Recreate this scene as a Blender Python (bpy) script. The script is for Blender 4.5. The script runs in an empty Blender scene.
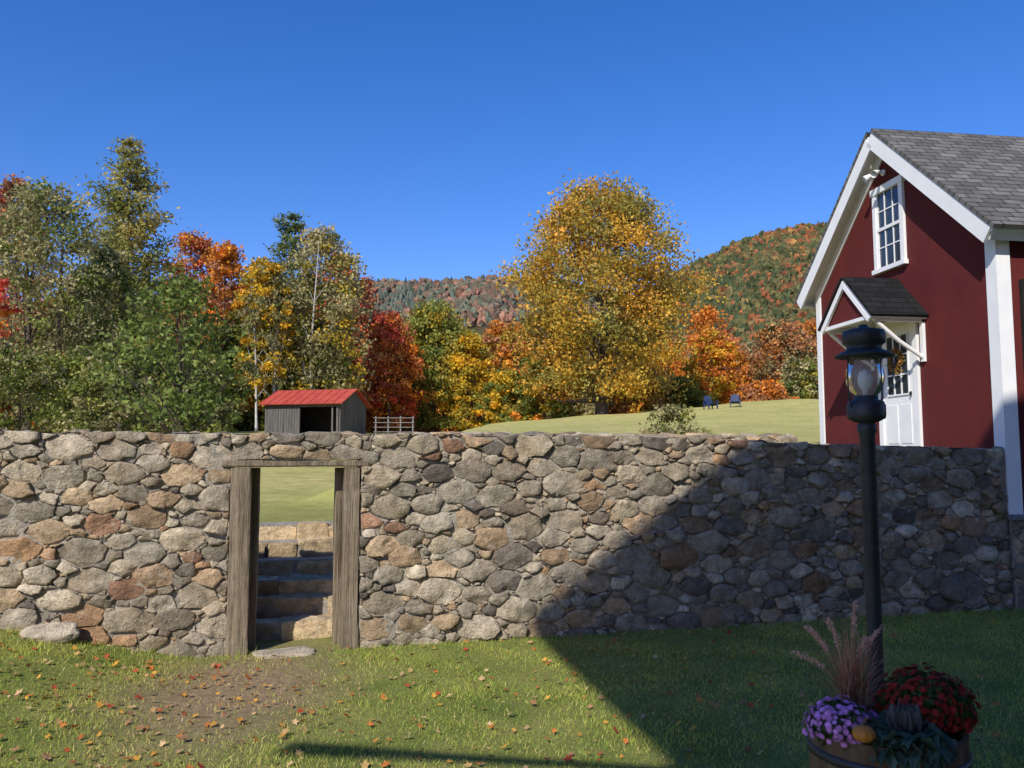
import bpy, math, random
import numpy as np
from mathutils import Vector, Matrix, noise
random.seed(7); R=np.random.default_rng(11)
S=bpy.context.scene
COL=S.collection
S.view_settings.view_transform='Standard'
S.view_settings.look='None'; S.view_settings.exposure=0
def sm(t):
    t=np.clip(t,0,1); return t*t*(3-2*t)
# ---------------------------------------------------------------- materials
def newmat(name):
    m=bpy.data.materials.new(name); m.use_nodes=True
    nt=m.node_tree; b=nt.nodes['Principled BSDF']
    return m,nt,b
def N(nt,t,**kw):
    n=nt.nodes.new(t)
    for k,v in kw.items(): setattr(n,k,v)
    return n
def mixc(nt,fac,a,b,mode='MIX'):
    n=N(nt,'ShaderNodeMix',data_type='RGBA',blend_type=mode)
    for s,v in ((n.inputs[0],fac),(n.inputs[6],a),(n.inputs[7],b)):
        if hasattr(v,'is_linked'): nt.links.new(v,s)
        elif isinstance(v,(int,float)): s.default_value=v
        else: s.default_value=(*v,1) if len(v)==3 else v
    return n.outputs[2]
def noi(nt,scale,detail=4,rough=.6,vec=None,stretch=None):
    tc=N(nt,'ShaderNodeTexCoord'); v=tc.outputs['Object']
    if stretch:
        mp=N(nt,'ShaderNodeMapping'); mp.inputs['Scale'].default_value=stretch
        nt.links.new(v,mp.inputs[0]); v=mp.outputs[0]
    n=N(nt,'ShaderNodeTexNoise'); n.inputs['Scale'].default_value=scale
    n.inputs['Detail'].default_value=detail; n.inputs['Roughness'].default_value=rough
    nt.links.new(v,n.inputs['Vector']); return n.outputs[0]
def ramp(nt,fac,lo,hi):
    n=N(nt,'ShaderNodeMapRange'); n.inputs[1].default_value=lo; n.inputs[2].default_value=hi
    nt.links.new(fac,n.inputs[0]); return n.outputs[0]
def bump(nt,b,h,strength,dist):
    n=N(nt,'ShaderNodeBump'); n.inputs['Strength'].default_value=strength; n.inputs['Distance'].default_value=dist
    nt.links.new(h,n.inputs['Height']); nt.links.new(n.outputs[0],b.inputs['Normal'])
def mat_noise(name,c1,c2,scale=5,rough=.8,bs=.3,bd=.01,bscale=None,stretch=None,lo=.35,hi=.65,spec=.3,metal=0):
    m,nt,b=newmat(name)
    f=ramp(nt,noi(nt,scale,5,.65,stretch=stretch),lo,hi)
    nt.links.new(mixc(nt,f,c1,c2),b.inputs['Base Color'])
    b.inputs['Roughness'].default_value=rough; b.inputs['Specular IOR Level'].default_value=spec
    b.inputs['Metallic'].default_value=metal
    bump(nt,b,noi(nt,bscale or scale*4,5,.7,stretch=stretch),bs,bd)
    return m
def mat_leaf(name,trans=.35,rough=.55,gain=1.0):
    m,nt,b=newmat(name)
    a=N(nt,'ShaderNodeAttribute',attribute_name='Col')
    c=mixc(nt,1.0,a.outputs[0],(gain,gain,gain*.9),'MULTIPLY')
    nt.links.new(c,b.inputs['Base Color'])
    b.inputs['Roughness'].default_value=rough; b.inputs['Specular IOR Level'].default_value=.25
    t=N(nt,'ShaderNodeBsdfTranslucent'); nt.links.new(c,t.inputs[0])
    mx=N(nt,'ShaderNodeMixShader'); mx.inputs[0].default_value=trans
    out=nt.nodes['Material Output']
    nt.links.new(b.outputs[0],mx.inputs[1]); nt.links.new(t.outputs[0],mx.inputs[2]); nt.links.new(mx.outputs[0],out.inputs[0])
    return m
def mat_stone(name):
    m,nt,b=newmat(name)
    a=N(nt,'ShaderNodeAttribute',attribute_name='Col')
    n1=noi(nt,9,6,.7); n2=noi(nt,45,4,.7); n3=noi(nt,2.6,3,.5)
    c=mixc(nt,ramp(nt,n1,.3,.7),(.58,.54,.48),(1.62,1.54,1.40))
    c=mixc(nt,1.0,a.outputs[0],c,'MULTIPLY')
    c=mixc(nt,ramp(nt,n2,.54,.70),c,mixc(nt,.6,c,(.07,.06,.05)))
    rust=ramp(nt,n3,.52,.72); rm=N(nt,'ShaderNodeMath',operation='MULTIPLY'); nt.links.new(rust,rm.inputs[0]); rm.inputs[1].default_value=.4
    c=mixc(nt,rm.outputs[0],c,(.38,.27,.16))
    lich=ramp(nt,noi(nt,6,7,.75),.58,.66)
    c=mixc(nt,lich,c,mixc(nt,.5,c,(.60,.55,.45)))
    nt.links.new(c,b.inputs['Base Color'])
    b.inputs['Roughness'].default_value=.9; b.inputs['Specular IOR Level'].default_value=.2
    ad=N(nt,'ShaderNodeMath',operation='ADD'); nt.links.new(n1,ad.inputs[0]); 
    m2=N(nt,'ShaderNodeMath',operation='MULTIPLY'); nt.links.new(n2,m2.inputs[0]); m2.inputs[1].default_value=.5
    nt.links.new(m2.outputs[0],ad.inputs[1])
    bump(nt,b,ad.outputs[0],1.0,.05)
    return m
LEAF=mat_leaf('leaves',.35,.55,1.75); GRASS=mat_leaf('grass_blades',.4,.6,2.35); STONE=mat_stone('field_stone')
PETAL=mat_leaf('petals',.3,.6,1.4); HILLT=mat_leaf('forest_crowns',.05,.9,1.3)
FALLEN=mat_leaf('fallen_leaf',.2,.7,1.2)
MORTAR=mat_noise('mortar',(.25,.22,.17),(.47,.42,.34),7,.95,1.0,.035,24)
BARK=mat_noise('bark',(.06,.045,.035),(.14,.11,.085),6,.95,.8,.04,14,stretch=(1,1,.25))
BIRCH=mat_noise('birch_bark',(.40,.38,.34),(.62,.60,.55),3,.8,.3,.01)
def mat_wood(name):
    m,nt,b=newmat(name)
    g1=noi(nt,16,6,.7,stretch=(1,1,.05)); g2=noi(nt,60,4,.7,stretch=(1,1,.03)); g3=noi(nt,1.8,4,.6)
    c=mixc(nt,ramp(nt,g1,.3,.7),(.08,.058,.036),(.38,.30,.20))
    c=mixc(nt,ramp(nt,g2,.57,.70),c,(.035,.027,.02))
    c=mixc(nt,ramp(nt,g3,.45,.7),c,mixc(nt,.45,c,(.40,.34,.25)))
    nt.links.new(c,b.inputs['Base Color']); b.inputs['Roughness'].default_value=.9; b.inputs['Specular IOR Level'].default_value=.2
    ad=N(nt,'ShaderNodeMath',operation='SUBTRACT'); nt.links.new(g1,ad.inputs[0]); nt.links.new(g2,ad.inputs[1])
    bump(nt,b,ad.outputs[0],1.0,.03); return m
WOOD=mat_wood('weathered_timber')
WHITE=mat_noise('white_paint',(.76,.76,.75),(.83,.83,.81),3,.5,.08,.004)
RED=mat_noise('red_paint',(.098,.017,.016),(.122,.021,.019),2.2,.8,.15,.006,40,spec=.2)
REDROOF=mat_noise('red_metal_roof',(.38,.055,.04),(.50,.09,.06),1.5,.5,.1,.01)
BARNW=mat_noise('barn_boards',(.06,.055,.05),(.16,.15,.135),5,.9,.6,.03,9,stretch=(3,3,.15))
BLACK=mat_noise('black_iron',(.018,.02,.022),(.04,.043,.046),9,.5,.3,.003,60,spec=.5)
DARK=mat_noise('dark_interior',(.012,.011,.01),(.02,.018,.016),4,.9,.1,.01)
BARREL=mat_noise('basket_wood',(.09,.055,.03),(.20,.13,.07),12,.85,.6,.01,30,stretch=(1,1,.2))
BLUEC=mat_noise('blue_chair_paint',(.02,.035,.09),(.03,.05,.12),4,.6,.1,.01)
def mat_shingle(name,c1,c2,c3):
    m,nt,b=newmat(name)
    tc=N(nt,'ShaderNodeTexCoord'); br=N(nt,'ShaderNodeTexBrick'); nt.links.new(tc.outputs['Object'],br.inputs[0])
    br.inputs['Scale'].default_value=1; br.inputs['Brick Width'].default_value=.3; br.inputs['Row Height'].default_value=.14
    br.inputs['Mortar Size'].default_value=.010; br.inputs['Color1'].default_value=(*c1,1); br.inputs['Color2'].default_value=(*c2,1); br.inputs['Mortar'].default_value=(*c3,1)
    c=mixc(nt,ramp(nt,noi(nt,3,6,.7),.3,.7),(.7,.7,.7),(1.25,1.25,1.25))
    nt.links.new(mixc(nt,1.0,br.outputs[0],c,'MULTIPLY'),b.inputs['Base Color'])
    b.inputs['Roughness'].default_value=.9; b.inputs['Specular IOR Level'].default_value=.2
    iv=N(nt,'ShaderNodeMath',operation='SUBTRACT'); iv.inputs[0].default_value=1; nt.links.new(br.outputs[1],iv.inputs[1])
    bump(nt,b,iv.outputs[0],.9,.015)
    return m
SHING=mat_shingle('slate_shingles',(.095,.092,.085),(.18,.172,.16),(.03,.03,.03))
SHINGD=mat_shingle('dark_shingles',(.010,.010,.011),(.018,.018,.019),(.006,.006,.006))
m,nt,b=newmat('window_glass'); b.inputs['Base Color'].default_value=(.03,.04,.05,1); b.inputs['Roughness'].default_value=.06; b.inputs['Specular IOR Level'].default_value=.8; PANE=m
m,nt,b=newmat('lamp_glass')
tr=N(nt,'ShaderNodeBsdfTransparent'); tr.inputs[0].default_value=(.95,.95,.94,1); gl=N(nt,'ShaderNodeBsdfGlossy'); gl.inputs['Roughness'].default_value=.12; gl.inputs[0].default_value=(.9,.85,.78,1)
df=N(nt,'ShaderNodeBsdfDiffuse'); df.inputs[0].default_value=(.80,.74,.66,1); m0=N(nt,'ShaderNodeMixShader'); m0.inputs[0].default_value=.22
nt.links.new(tr.outputs[0],m0.inputs[1]); nt.links.new(df.outputs[0],m0.inputs[2])
fr=N(nt,'ShaderNodeFresnel'); fr.inputs[0].default_value=1.33; mx=N(nt,'ShaderNodeMixShader')
nt.links.new(fr.outputs[0],mx.inputs[0]); nt.links.new(m0.outputs[0],mx.inputs[1]); nt.links.new(gl.outputs[0],mx.inputs[2]); nt.links.new(mx.outputs[0],nt.nodes['Material Output'].inputs[0]); LGLASS=m
# ---------------------------------------------------------------- mesh helpers
def empty(name,loc):
    e=bpy.data.objects.new(name,None); e.location=loc; COL.objects.link(e); return e
def setparent(o,p):
    if p is not None:
        o.parent=p; o.matrix_parent_inverse=Matrix.Translation(p.location).inverted()
def nmesh(name,V,F,mat,col=None,smooth=False,parent=None):
    V=np.asarray(V,dtype=np.float32); F=np.asarray(F,dtype=np.int32); k=F.shape[1]
    me=bpy.data.meshes.new(name); me.vertices.add(len(V)); me.vertices.foreach_set('co',V.ravel())
    me.loops.add(F.size); me.loops.foreach_set('vertex_index',F.ravel())
    me.polygons.add(len(F)); me.polygons.foreach_set('loop_start',np.arange(0,F.size,k,dtype=np.int32))
    try: me.polygons.foreach_set('loop_total',np.full(len(F),k,dtype=np.int32))
    except Exception: pass
    me.polygons.foreach_set('use_smooth',np.full(len(F),smooth,dtype=bool))
    me.update(calc_edges=True); me.validate()
    if col is not None:
        a=me.color_attributes.new('Col','FLOAT_COLOR','POINT')
        c=np.ones((len(V),4),dtype=np.float32); c[:,:3]=col; a.data.foreach_set('color',c.ravel())
    me.materials.append(mat)
    o=bpy.data.objects.new(name,me); COL.objects.link(o); setparent(o,parent); return o
def pmesh(name,V,F,mat,parent=None,smooth=False,matrix=None,bevel=0,col=None):
    me=bpy.data.meshes.new(name); me.from_pydata([tuple(v) for v in V],[],[tuple(f) for f in F]); me.materials.append(mat)
    if smooth:
        for p in me.polygons: p.use_smooth=True
    me.update()
    if col is not None:
        a=me.color_attributes.new('Col','FLOAT_COLOR','POINT')
        c=np.ones((len(V),4),dtype=np.float32); c[:,:3]=col; a.data.foreach_set('color',c.ravel())
    o=bpy.data.objects.new(name,me); COL.objects.link(o)
    if matrix is not None: o.matrix_world=matrix
    setparent(o,parent)
    if parent is not None and matrix is not None:
        o.matrix_basis=matrix
    if bevel:
        bm=o.modifiers.new('b','BEVEL'); bm.width=bevel; bm.segments=2
    return o
CF=[(0,3,2,1),(4,5,6,7),(0,1,5,4),(1,2,6,5),(2,3,7,6),(3,0,4,7)]
def frame(o,x,y,z):
    M=Matrix.Identity(4)
    for i,v in enumerate((x,y,z)):
        for j in range(3): M[j][i]=v[j]
    for j in range(3): M[j][3]=o[j]
    return M
def box(name,lo,hi,mat,M=None,parent=None,bevel=0):
    x0,y0,z0=lo; x1,y1,z1=hi
    V=[(x0,y0,z0),(x1,y0,z0),(x1,y1,z0),(x0,y1,z0),(x0,y0,z1),(x1,y0,z1),(x1,y1,z1),(x0,y1,z1)]
    return pmesh(name,V,CF,mat,parent,matrix=M if M is not None else Matrix.Identity(4),bevel=bevel)
def tube(pts,rad,sides=6):
    pts=np.asarray(pts,float); n=len(pts); V=[];F=[]
    for i in range(n):
        d=pts[min(i+1,n-1)]-pts[max(i-1,0)]; d/=np.linalg.norm(d)+1e-9
        a=np.cross(d,[0.31,.95,.05] if abs(d[2])>.7 else [0,0,1]); a/=np.linalg.norm(a)+1e-9; b=np.cross(d,a)
        for k in range(sides):
            t=2*math.pi*k/sides; V.append(pts[i]+rad[i]*(math.cos(t)*a+math.sin(t)*b))
    for i in range(n-1):
        for k in range(sides):
            F.append((i*sides+k,i*sides+(k+1)%sides,(i+1)*sides+(k+1)%sides,(i+1)*sides+k))
    return np.array(V),np.array(F)
class Acc:
    def __init__(s): s.V=[];s.F=[];s.C=[];s.n=0
    def add(s,V,F,c=None):
        s.V.append(V); s.F.append(np.asarray(F)+s.n); s.n+=len(V)
        if c is not None: s.C.append(np.broadcast_to(np.asarray(c,float),(len(V),3)))
    def make(s,name,mat,smooth=False,parent=None):
        return nmesh(name,np.concatenate(s.V),np.concatenate(s.F),mat,np.concatenate(s.C) if s.C else None,smooth,parent)
def lathe(prof,sides=32,c=(0,0)):
    V=[];F=[]
    for r,z in prof:
        for k in range(sides):
            t=2*math.pi*k/sides; V.append((c[0]+r*math.cos(t),c[1]+r*math.sin(t),z))
    for i in range(len(prof)-1):
        for k in range(sides):
            F.append((i*sides+k,(i+1)*sides+k,(i+1)*sides+(k+1)%sides,i*sides+(k+1)%sides))
    return np.array(V),np.array(F)
def leafquads(C,s,rng,asp=.6,up=0.0):
    n=len(C); a=rng.normal(size=(n,3)); a/=np.linalg.norm(a,axis=1)[:,None]
    b=rng.normal(size=(n,3)); 
    if up: b[:,2]*=(1-up); a[:,2]*=(1-up); a/=np.linalg.norm(a,axis=1)[:,None]
    b-=a*np.sum(a*b,1)[:,None]; b/=np.linalg.norm(b,axis=1)[:,None]
    s=np.broadcast_to(s,(n,))[:,None]
    V=np.stack([C+a*s*.6,C+b*s*asp*.6,C-a*s*.6,C-b*s*asp*.6],1).reshape(-1,3)
    F=np.arange(4*n).reshape(n,4); return V,F
# ---------------------------------------------------------------- terrain
WN=(.2634,-.9647)
def g(X,Y):
    X=np.asarray(X,float);Y=np.asarray(Y,float)
    d=.9647*(Y-8.904)-.2634*X; u=.9647*X+.2634*(Y-8.904)
    lawn=.36*sm((-2.95-u)/2.0)*sm((d+4)/4)*(d<.6)
    rp=1.08*sm((d-.6)/2.3)
    lf=rp+.05*np.maximum(np.minimum(d,55)-2.6,0)
    Sl=np.clip(.052+.0022*X,.04,.1)
    rt=rp+1.0*sm((d-4.9)/.5)+Sl*np.maximum(np.minimum(d,50)-5.5,0)
    w=sm((X+3.5)/2.0)
    und=(.05*np.sin(X*.31+1)*np.sin(Y*.23)+.05*np.sin(X*.9+Y*.4)*np.sin(Y*.7-X*.2))*sm((d-8)/10)
    return lawn+lf*(1-w)+rt*w+und
ax=np.unique(np.concatenate([np.arange(-12,12,.25),np.arange(-60,60,1.5),np.arange(-300,300,20),np.linspace(-4000,4000,41)]))
ay=np.unique(np.concatenate([np.arange(2,18,.2),np.arange(-14,80,1.5),np.arange(80,400,20),np.linspace(-1500,5000,41)]))
GX,GY=np.meshgrid(ax,ay); GZ=g(GX,GY); nx=len(ax);ny=len(ay)
V=np.stack([GX.ravel(),GY.ravel(),GZ.ravel()],1)
ii,jj=np.meshgrid(np.arange(nx-1),np.arange(ny-1)); q=(jj*nx+ii).ravel()
F=np.stack([q,q+1,q+nx+1,q+nx],1)
m,nt,b=newmat('grass_ground')
tc=N(nt,'ShaderNodeTexCoord'); sp=N(nt,'ShaderNodeSeparateXYZ'); nt.links.new(tc.outputs['Object'],sp.inputs[0])
lawn=mixc(nt,ramp(nt,noi(nt,1.3,6,.7),.35,.65),(.17,.215,.045),(.34,.335,.10))
lawn=mixc(nt,ramp(nt,noi(nt,30,4,.7),.35,.65),lawn,mixc(nt,.4,lawn,(.03,.04,.012)))
field=mixc(nt,ramp(nt,noi(nt,.35,6,.7),.3,.7),(.42,.41,.12),(.66,.55,.22))
field=mixc(nt,ramp(nt,noi(nt,3,8,.85),.4,.65),field,mixc(nt,.65,field,(.17,.20,.045)))
field=mixc(nt,ramp(nt,noi(nt,.9,5,.8,stretch=(.4,1.6,1)),.52,.64),field,mixc(nt,.5,field,(.34,.25,.11)))
base=mixc(nt,ramp(nt,sp.outputs[1],10.5,13),lawn,field)
mp=N(nt,'ShaderNodeMapping'); mp.inputs['Location'].default_value=(2.25/.9,-7.0/1.6,0); mp.inputs['Scale'].default_value=(1/.9,1/1.6,0)
nt.links.new(tc.outputs['Object'],mp.inputs[0]); ln=N(nt,'ShaderNodeVectorMath',operation='LENGTH'); nt.links.new(mp.outputs[0],ln.inputs[0])
ad=N(nt,'ShaderNodeMath',operation='ADD'); nt.links.new(ln.outputs['Value'],ad.inputs[0]); nt.links.new(ramp(nt,noi(nt,2.5,7,.75),0,1),ad.inputs[1])
dm=ramp(nt,ad.outputs[0],1.8,.9)
dirt=mixc(nt,ramp(nt,noi(nt,14,6,.8),.35,.65),(.19,.13,.07),(.42,.31,.18))
base=mixc(nt,dm,base,dirt)
nt.links.new(base,b.inputs['Base Color']); b.inputs['Roughness'].default_value=.95; b.inputs['Specular IOR Level'].default_value=.1
bump(nt,b,noi(nt,18,6,.8),.8,.04); GROUND=m
nmesh('ground',V,F,GROUND,smooth=True)
# lawn blades
n=390000
X=R.uniform(-8,9,n); Y=R.uniform(3.2,11.2,n)
d=.9647*(Y-8.904)-.2634*X; keep=d<-.02
pat=np.hypot((X+2.25)/.9,(Y-7.0)/1.6)+.3*np.sin(X*4+Y*2)*np.sin(Y*5-X)
keep&=(R.random(n)>np.clip(1.15-pat,0,.75))
clump=np.sin(X*3.1+np.sin(Y*2.3)*2)*np.sin(Y*2.7+np.sin(X*1.9)*2)
big=np.sin(X*.9+1.3*np.sin(Y*.8))*np.sin(Y*1.1+X*.4)
keep&=R.random(n)<(.72+.28*clump)
X=X[keep];Y=Y[keep];clump=clump[keep];pat=pat[keep];big=big[keep];n=len(X); Z=g(X,Y)
d=.9647*(Y-8.904)-.2634*X
h=R.uniform(.015,.042,n)*(1+.25*clump)*(1+1.8*np.exp(d/.12)*R.random(n)); th=R.uniform(0,2*np.pi,n); ln=R.uniform(0,1.3,n)*h; t2=R.uniform(0,2*np.pi,n); wd=R.uniform(.002,.0045,n)
P=np.stack([X,Y,Z-.004],1); A=np.stack([np.cos(th)*wd,np.sin(th)*wd,0*wd],1); T=P+np.stack([np.cos(t2)*ln,np.sin(t2)*ln,h],1)
V=np.stack([P-A,P+A,T],1).reshape(-1,3)
c1=np.array([.12,.17,.028]);c2=np.array([.285,.285,.065]);c3=np.array([.36,.29,.13])
k=np.clip(R.random(n)*.7+.22*(clump+.4)+.22*big,0,1)[:,None]; C=c1*(1-k)+c2*k
dry=(R.random(n)<.12+.06*big+.5*np.clip(1.4-pat,0,1)); C[dry]=c3*R.uniform(.6,1.1,(dry.sum(),1))
nmesh('lawn_grass',V,np.arange(3*n).reshape(n,3),GRASS,np.repeat(C,3,0))
# fallen leaves
def fallen(n,fn):
    X,Y=fn(n); Z=g(X,Y)+R.uniform(.012,.035,len(X)); n=len(X)
    C0=np.stack([X,Y,Z],1); s=R.uniform(.012,.036,n)
    th=R.uniform(0,6.28,n); tl=R.normal(0,.35,(n,2))
    a=np.stack([np.cos(th),np.sin(th),tl[:,0]],1); b_=np.stack([-np.sin(th),np.cos(th),tl[:,1]],1)
    pts=[]
    shp=[(1.1,0,0),(.35,.35,.1),(.45,.9,.35),(-.1,.5,.1),(-.8,.55,.3),(-.6,0,0),(-.8,-.55,.3),(-.1,-.5,.1),(.45,-.9,.35),(.35,-.35,.1)]
    for (p,q_,z) in shp:
        pts.append(C0+a*(p*s)[:,None]+b_*(q_*s)[:,None]+np.array([0,0,1])*(z*s*.8)[:,None])
    V=np.stack(pts,1).reshape(-1,3); F=np.arange(10*n).reshape(n,10)
    pal=np.array([[.50,.16,.04],[.42,.07,.03],[.45,.28,.12],[.55,.36,.20],[.30,.16,.08],[.60,.30,.05]])
    c=pal[R.integers(0,6,n)]*R.uniform(.6,1.15,(n,1))
    return V,F,np.repeat(c,10,0)
def dist(n):
    X=np.concatenate([R.uniform(-6.5,2.4,int(n*.52)),R.normal(-3.4,1.1,int(n*.33)),R.uniform(-1,6,int(n*.15))])
    Y=np.concatenate([R.uniform(4,9.5,int(n*.52)),R.uniform(4.2,7.6,int(n*.33)),R.uniform(4,10.0,int(n*.15))])
    d=.9647*(Y-8.904)-.2634*X; k=d<-.05; return X[k],Y[k]
V,F,C=fallen(1650,dist); nmesh('fallen_leaves',V,F,FALLEN,C)
# ---------------------------------------------------------------- stone walls
def clip(poly,nx_,ny_,c):
    out=[];n=len(poly)
    for i in range(n):
        p=poly[i];q_=poly[(i+1)%n]; dp=nx_*p[0]+ny_*p[1]-c; dq=nx_*q_[0]+ny_*q_[1]-c
        if dp<=0: out.append(p)
        if (dp<0)!=(dq<0) and dp!=dq:
            t=dp/(dp-dq); out.append((p[0]+t*(q_[0]-p[0]),p[1]+t*(q_[1]-p[1])))
    return out
def cells(u0,u1,v0,v1,sizes,rng,asp=.60,extra=()):
    U0=u0*asp;U1=u1*asp; pts=[]; area=(U1-U0)*(v1-v0)
    for (eu,ev,er) in extra: pts.append((eu*asp,ev,er))
    arr=np.array(pts).reshape(-1,3)
    for r,frac in sizes:
        tries=int(area*frac/(r*r))+3
        for _ in range(tries):
            rr=r*rng.uniform(.85,1.15); x=rng.uniform(U0,U1); y=rng.uniform(v0,v1)
            if len(arr):
                dd=np.hypot(arr[:,0]-x,arr[:,1]-y)
                if (dd<.76*(arr[:,2]+rr)).any(): continue
            arr=np.vstack([arr,[x,y,rr]])
    res=[]
    for i in range(len(arr)):
        x,y,r=arr[i]; dd=np.hypot(arr[:,0]-x,arr[:,1]-y)
        nb=np.argsort(dd)[1:26]; poly=[(U0,v0),(U1,v0),(U1,v1),(U0,v1)]
        poly=clip(poly,1,0,x+r*2.4);poly=clip(poly,-1,0,-(x-r*2.4));poly=clip(poly,0,1,y+r*2.2);poly=clip(poly,0,-1,-(y-r*2.2))
        for j in nb:
            a,b_,s=arr[j]; nx_=2*(a-x); ny_=2*(b_-y); c=(a*a+b_*b_-s*s)-(x*x+y*y-r*r)
            poly=clip(poly,nx_,ny_,c)
            if len(poly)<3: break
        if len(poly)<3: continue
        P=np.array(poly)
        P[:,0]/=asp
        kp=[k for k in range(len(P)) if np.linalg.norm(P[k]-P[k-1])>.30*r]
        if len(kp)>=3: P=P[kp]
        res.append(P)
    return res
SP=[(.32,.285,.23),(.38,.345,.28),(.26,.235,.195),(.47,.42,.34),(.44,.34,.23),(.38,.28,.185),(.42,.27,.16),(.33,.20,.135),(.18,.16,.14),(.34,.295,.225),(.43,.375,.285),(.54,.48,.38)]
SW=np.array([16,16,10,10,11,9,4,2.0,7,13,13,8],float);SW/=SW.sum()
def stones(acc,polys,M3,rng,warp=None,gap=.005,outm=1.0,flat=False):
    O,U,Vv,Nn=[np.array(a,float) for a in M3]
    for P in polys:
        c=P.mean(0); rad=np.linalg.norm(P-c,axis=1)
        if rad.mean()<.016: continue
        g2=gap*(rng.uniform(.2,1.6) if rng.random()<.82 else rng.uniform(1.5,4))
        P=c+(P-c)*(1-g2/np.maximum(rad,.03))[:,None]
        P=P+rng.normal(0,.011,P.shape)*min(1,rad.mean()/.09)
        k=rng.uniform(.03,.11); Q=np.roll(P,-1,0)
        P=np.stack([P*(1-k)+Q*k,P*k+Q*(1-k)],1).reshape(-1,2)
        Q=np.roll(P,-1,0); md=(P+Q)/2; rr_=np.linalg.norm(md-c,axis=1)[:,None]
        md=md+(md-c)/np.maximum(rr_,.01)*rng.normal(.0,.006,(len(P),1))*min(1,rad.mean()/.07)
        P=np.stack([P,md],1).reshape(-1,2)
        n=len(P); size=np.linalg.norm(P-c,axis=1).mean(); D=outm*rng.uniform(.5,1.4)*min(1,(size/.06)**.6)
        t=rng.normal(0,.14,2)*(0.4 if flat else 1)
        rings=[(1.0,-.05),(1.0,.020),(.98,.036),(.93,.043),(.62,.045),(.28,.046)]
        VV=[];
        off=Vector(rng.uniform(0,100,3))
        fcs=[]
        for _ in range(4):
            fc=rng.normal(0,1,2); fc/=np.linalg.norm(fc); fcs.append((fc,rng.uniform(.0,.6)*size,rng.uniform(.10,.36)))
        for (s,o) in rings:
            Pr=c+(P-c)*s
            for p in Pr:
                dp=p-c
                nz=noise.noise(Vector((p[0]*9,p[1]*9,0))+off)*.018+noise.noise(Vector((p[0]*28,p[1]*28,3))+off)*.012
                out=o*D+(t@dp+nz*min(1,size/.1) if o>.025 else nz*.2)
                if o>.012:
                    for fc,fo,fk in fcs:
                        e=fc@dp-fo
                        if e>0: out-=e*fk
                    out=max(out,.006+o*.12)
                uu,vv=p[0]+ (nz*.4),p[1]+nz*.3
                if warp: vv=warp(uu,vv)
                VV.append(O+U*uu+Vv*vv+Nn*out)
        F=[]
        for i in range(len(rings)-1):
            for k in range(n): F.append((i*n+k,i*n+(k+1)%n,(i+1)*n+(k+1)%n,(i+1)*n+k))
        cv=c[1] if not warp else warp(c[0],c[1])
        VV.append(O+U*c[0]+Vv*cv+Nn*(.046*D)); ci=len(VV)-1; b0=(len(rings)-1)*n
        for k in range(0,n): F.append((b0+k,b0+(k+1)%n,ci,ci))
        col=np.array(SP[rng.choice(len(SP),p=SW)])*rng.uniform(.65,1.25)
        acc.add(np.array(VV),np.array(F),col)
def fixmake(acc,name,mat,parent):
    V=np.concatenate(acc.V);F=np.concatenate(acc.F);C=np.concatenate(acc.C)
    me=bpy.data.meshes.new(name)
    fl=[tuple(f) if f[2]!=f[3] else tuple(f[:3]) for f in F.tolist()]
    me.from_pydata(V.tolist(),[],fl); me.polygons.foreach_set('use_smooth',np.ones(len(fl),dtype=bool))
    a=me.color_attributes.new('Col','FLOAT_COLOR','POINT'); c=np.ones((len(V),4),dtype=np.float32); c[:,:3]=C; a.data.foreach_set('color',c.ravel())
    me.materials.append(mat); o=bpy.data.objects.new(name,me); COL.objects.link(o); setparent(o,parent); return o
WO=(0,8.904,0); WU=(.9647,.2634,0); WNn=(.2634,-.9647,0); WZ=(0,0,1)
WF=frame(WO,WU,(-.2634,.9647,0),WZ)
def mortar(name,u0,u1,v0,v1,M3,parent,top,step=.04,amp=.012,base_out=-.003):
    O,U,Vv,Nn=[np.array(a,float) for a in M3]
    us=np.linspace(u0,u1,max(2,int((u1-u0)/step)+1)); vs=np.linspace(v0,v1,max(2,int((v1-v0)/step)+1)); V=[]
    for v in vs:
        for u in us:
            vv=top(u,v) if top else v
            o=base_out+noise.noise(Vector((u*2.2,v*2.2,1)))*amp*2.2+noise.noise(Vector((u*19,v*19,5)))*amp*.8
            V.append(O+U*u+Vv*vv+Nn*o)
    n=len(us); F=[(j*n+i,j*n+i+1,(j+1)*n+i+1,(j+1)*n+i) for j in range(len(vs)-1) for i in range(n-1)]
    return nmesh(name,V,F,MORTAR,smooth=True,parent=parent)
rw=np.random.default_rng(5)
HT=2.13
def wtop(u,v):
    t=HT-.095*max(0,min(1,(u-1)/5.0)) - (.03 if u>3.05 else 0)
    t+=.022*noise.noise(Vector((u*1.7,0,0)))+.014*noise.noise(Vector((u*6,4,0)))
    return v*t/HT
SZ=[(.13,.25),(.105,1.0),(.08,2.6),(.06,6),(.045,12),(.033,22),(.025,20)]
wall=empty('stone_wall',(-1.6,8.5,0))
acc=Acc(); M3=(WO,WU,WZ,WNn)
for (a,b_,c_,d_,ex) in [(-9.5,-2.85,-.15,HT,()),(-1.59,6.50,-.15,HT,((5.75,.33,.20),)),(-2.85,-1.59,1.87,HT,())]:
    stones(acc,cells(a,b_,c_,d_,SZ,rw,extra=ex),M3,rw,wtop,outm=1.0)
fixmake(acc,'face_stones',STONE,wall)
for k,(a,b_,c_,d_) in enumerate([(-9.5,-2.85,-.15,HT-.01),(-1.59,6.5,-.15,HT-.01),(-2.85,-1.59,1.87,HT-.01)]):
    mortar('mortar_face',a,b_,c_,d_,M3,wall,wtop)
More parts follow.
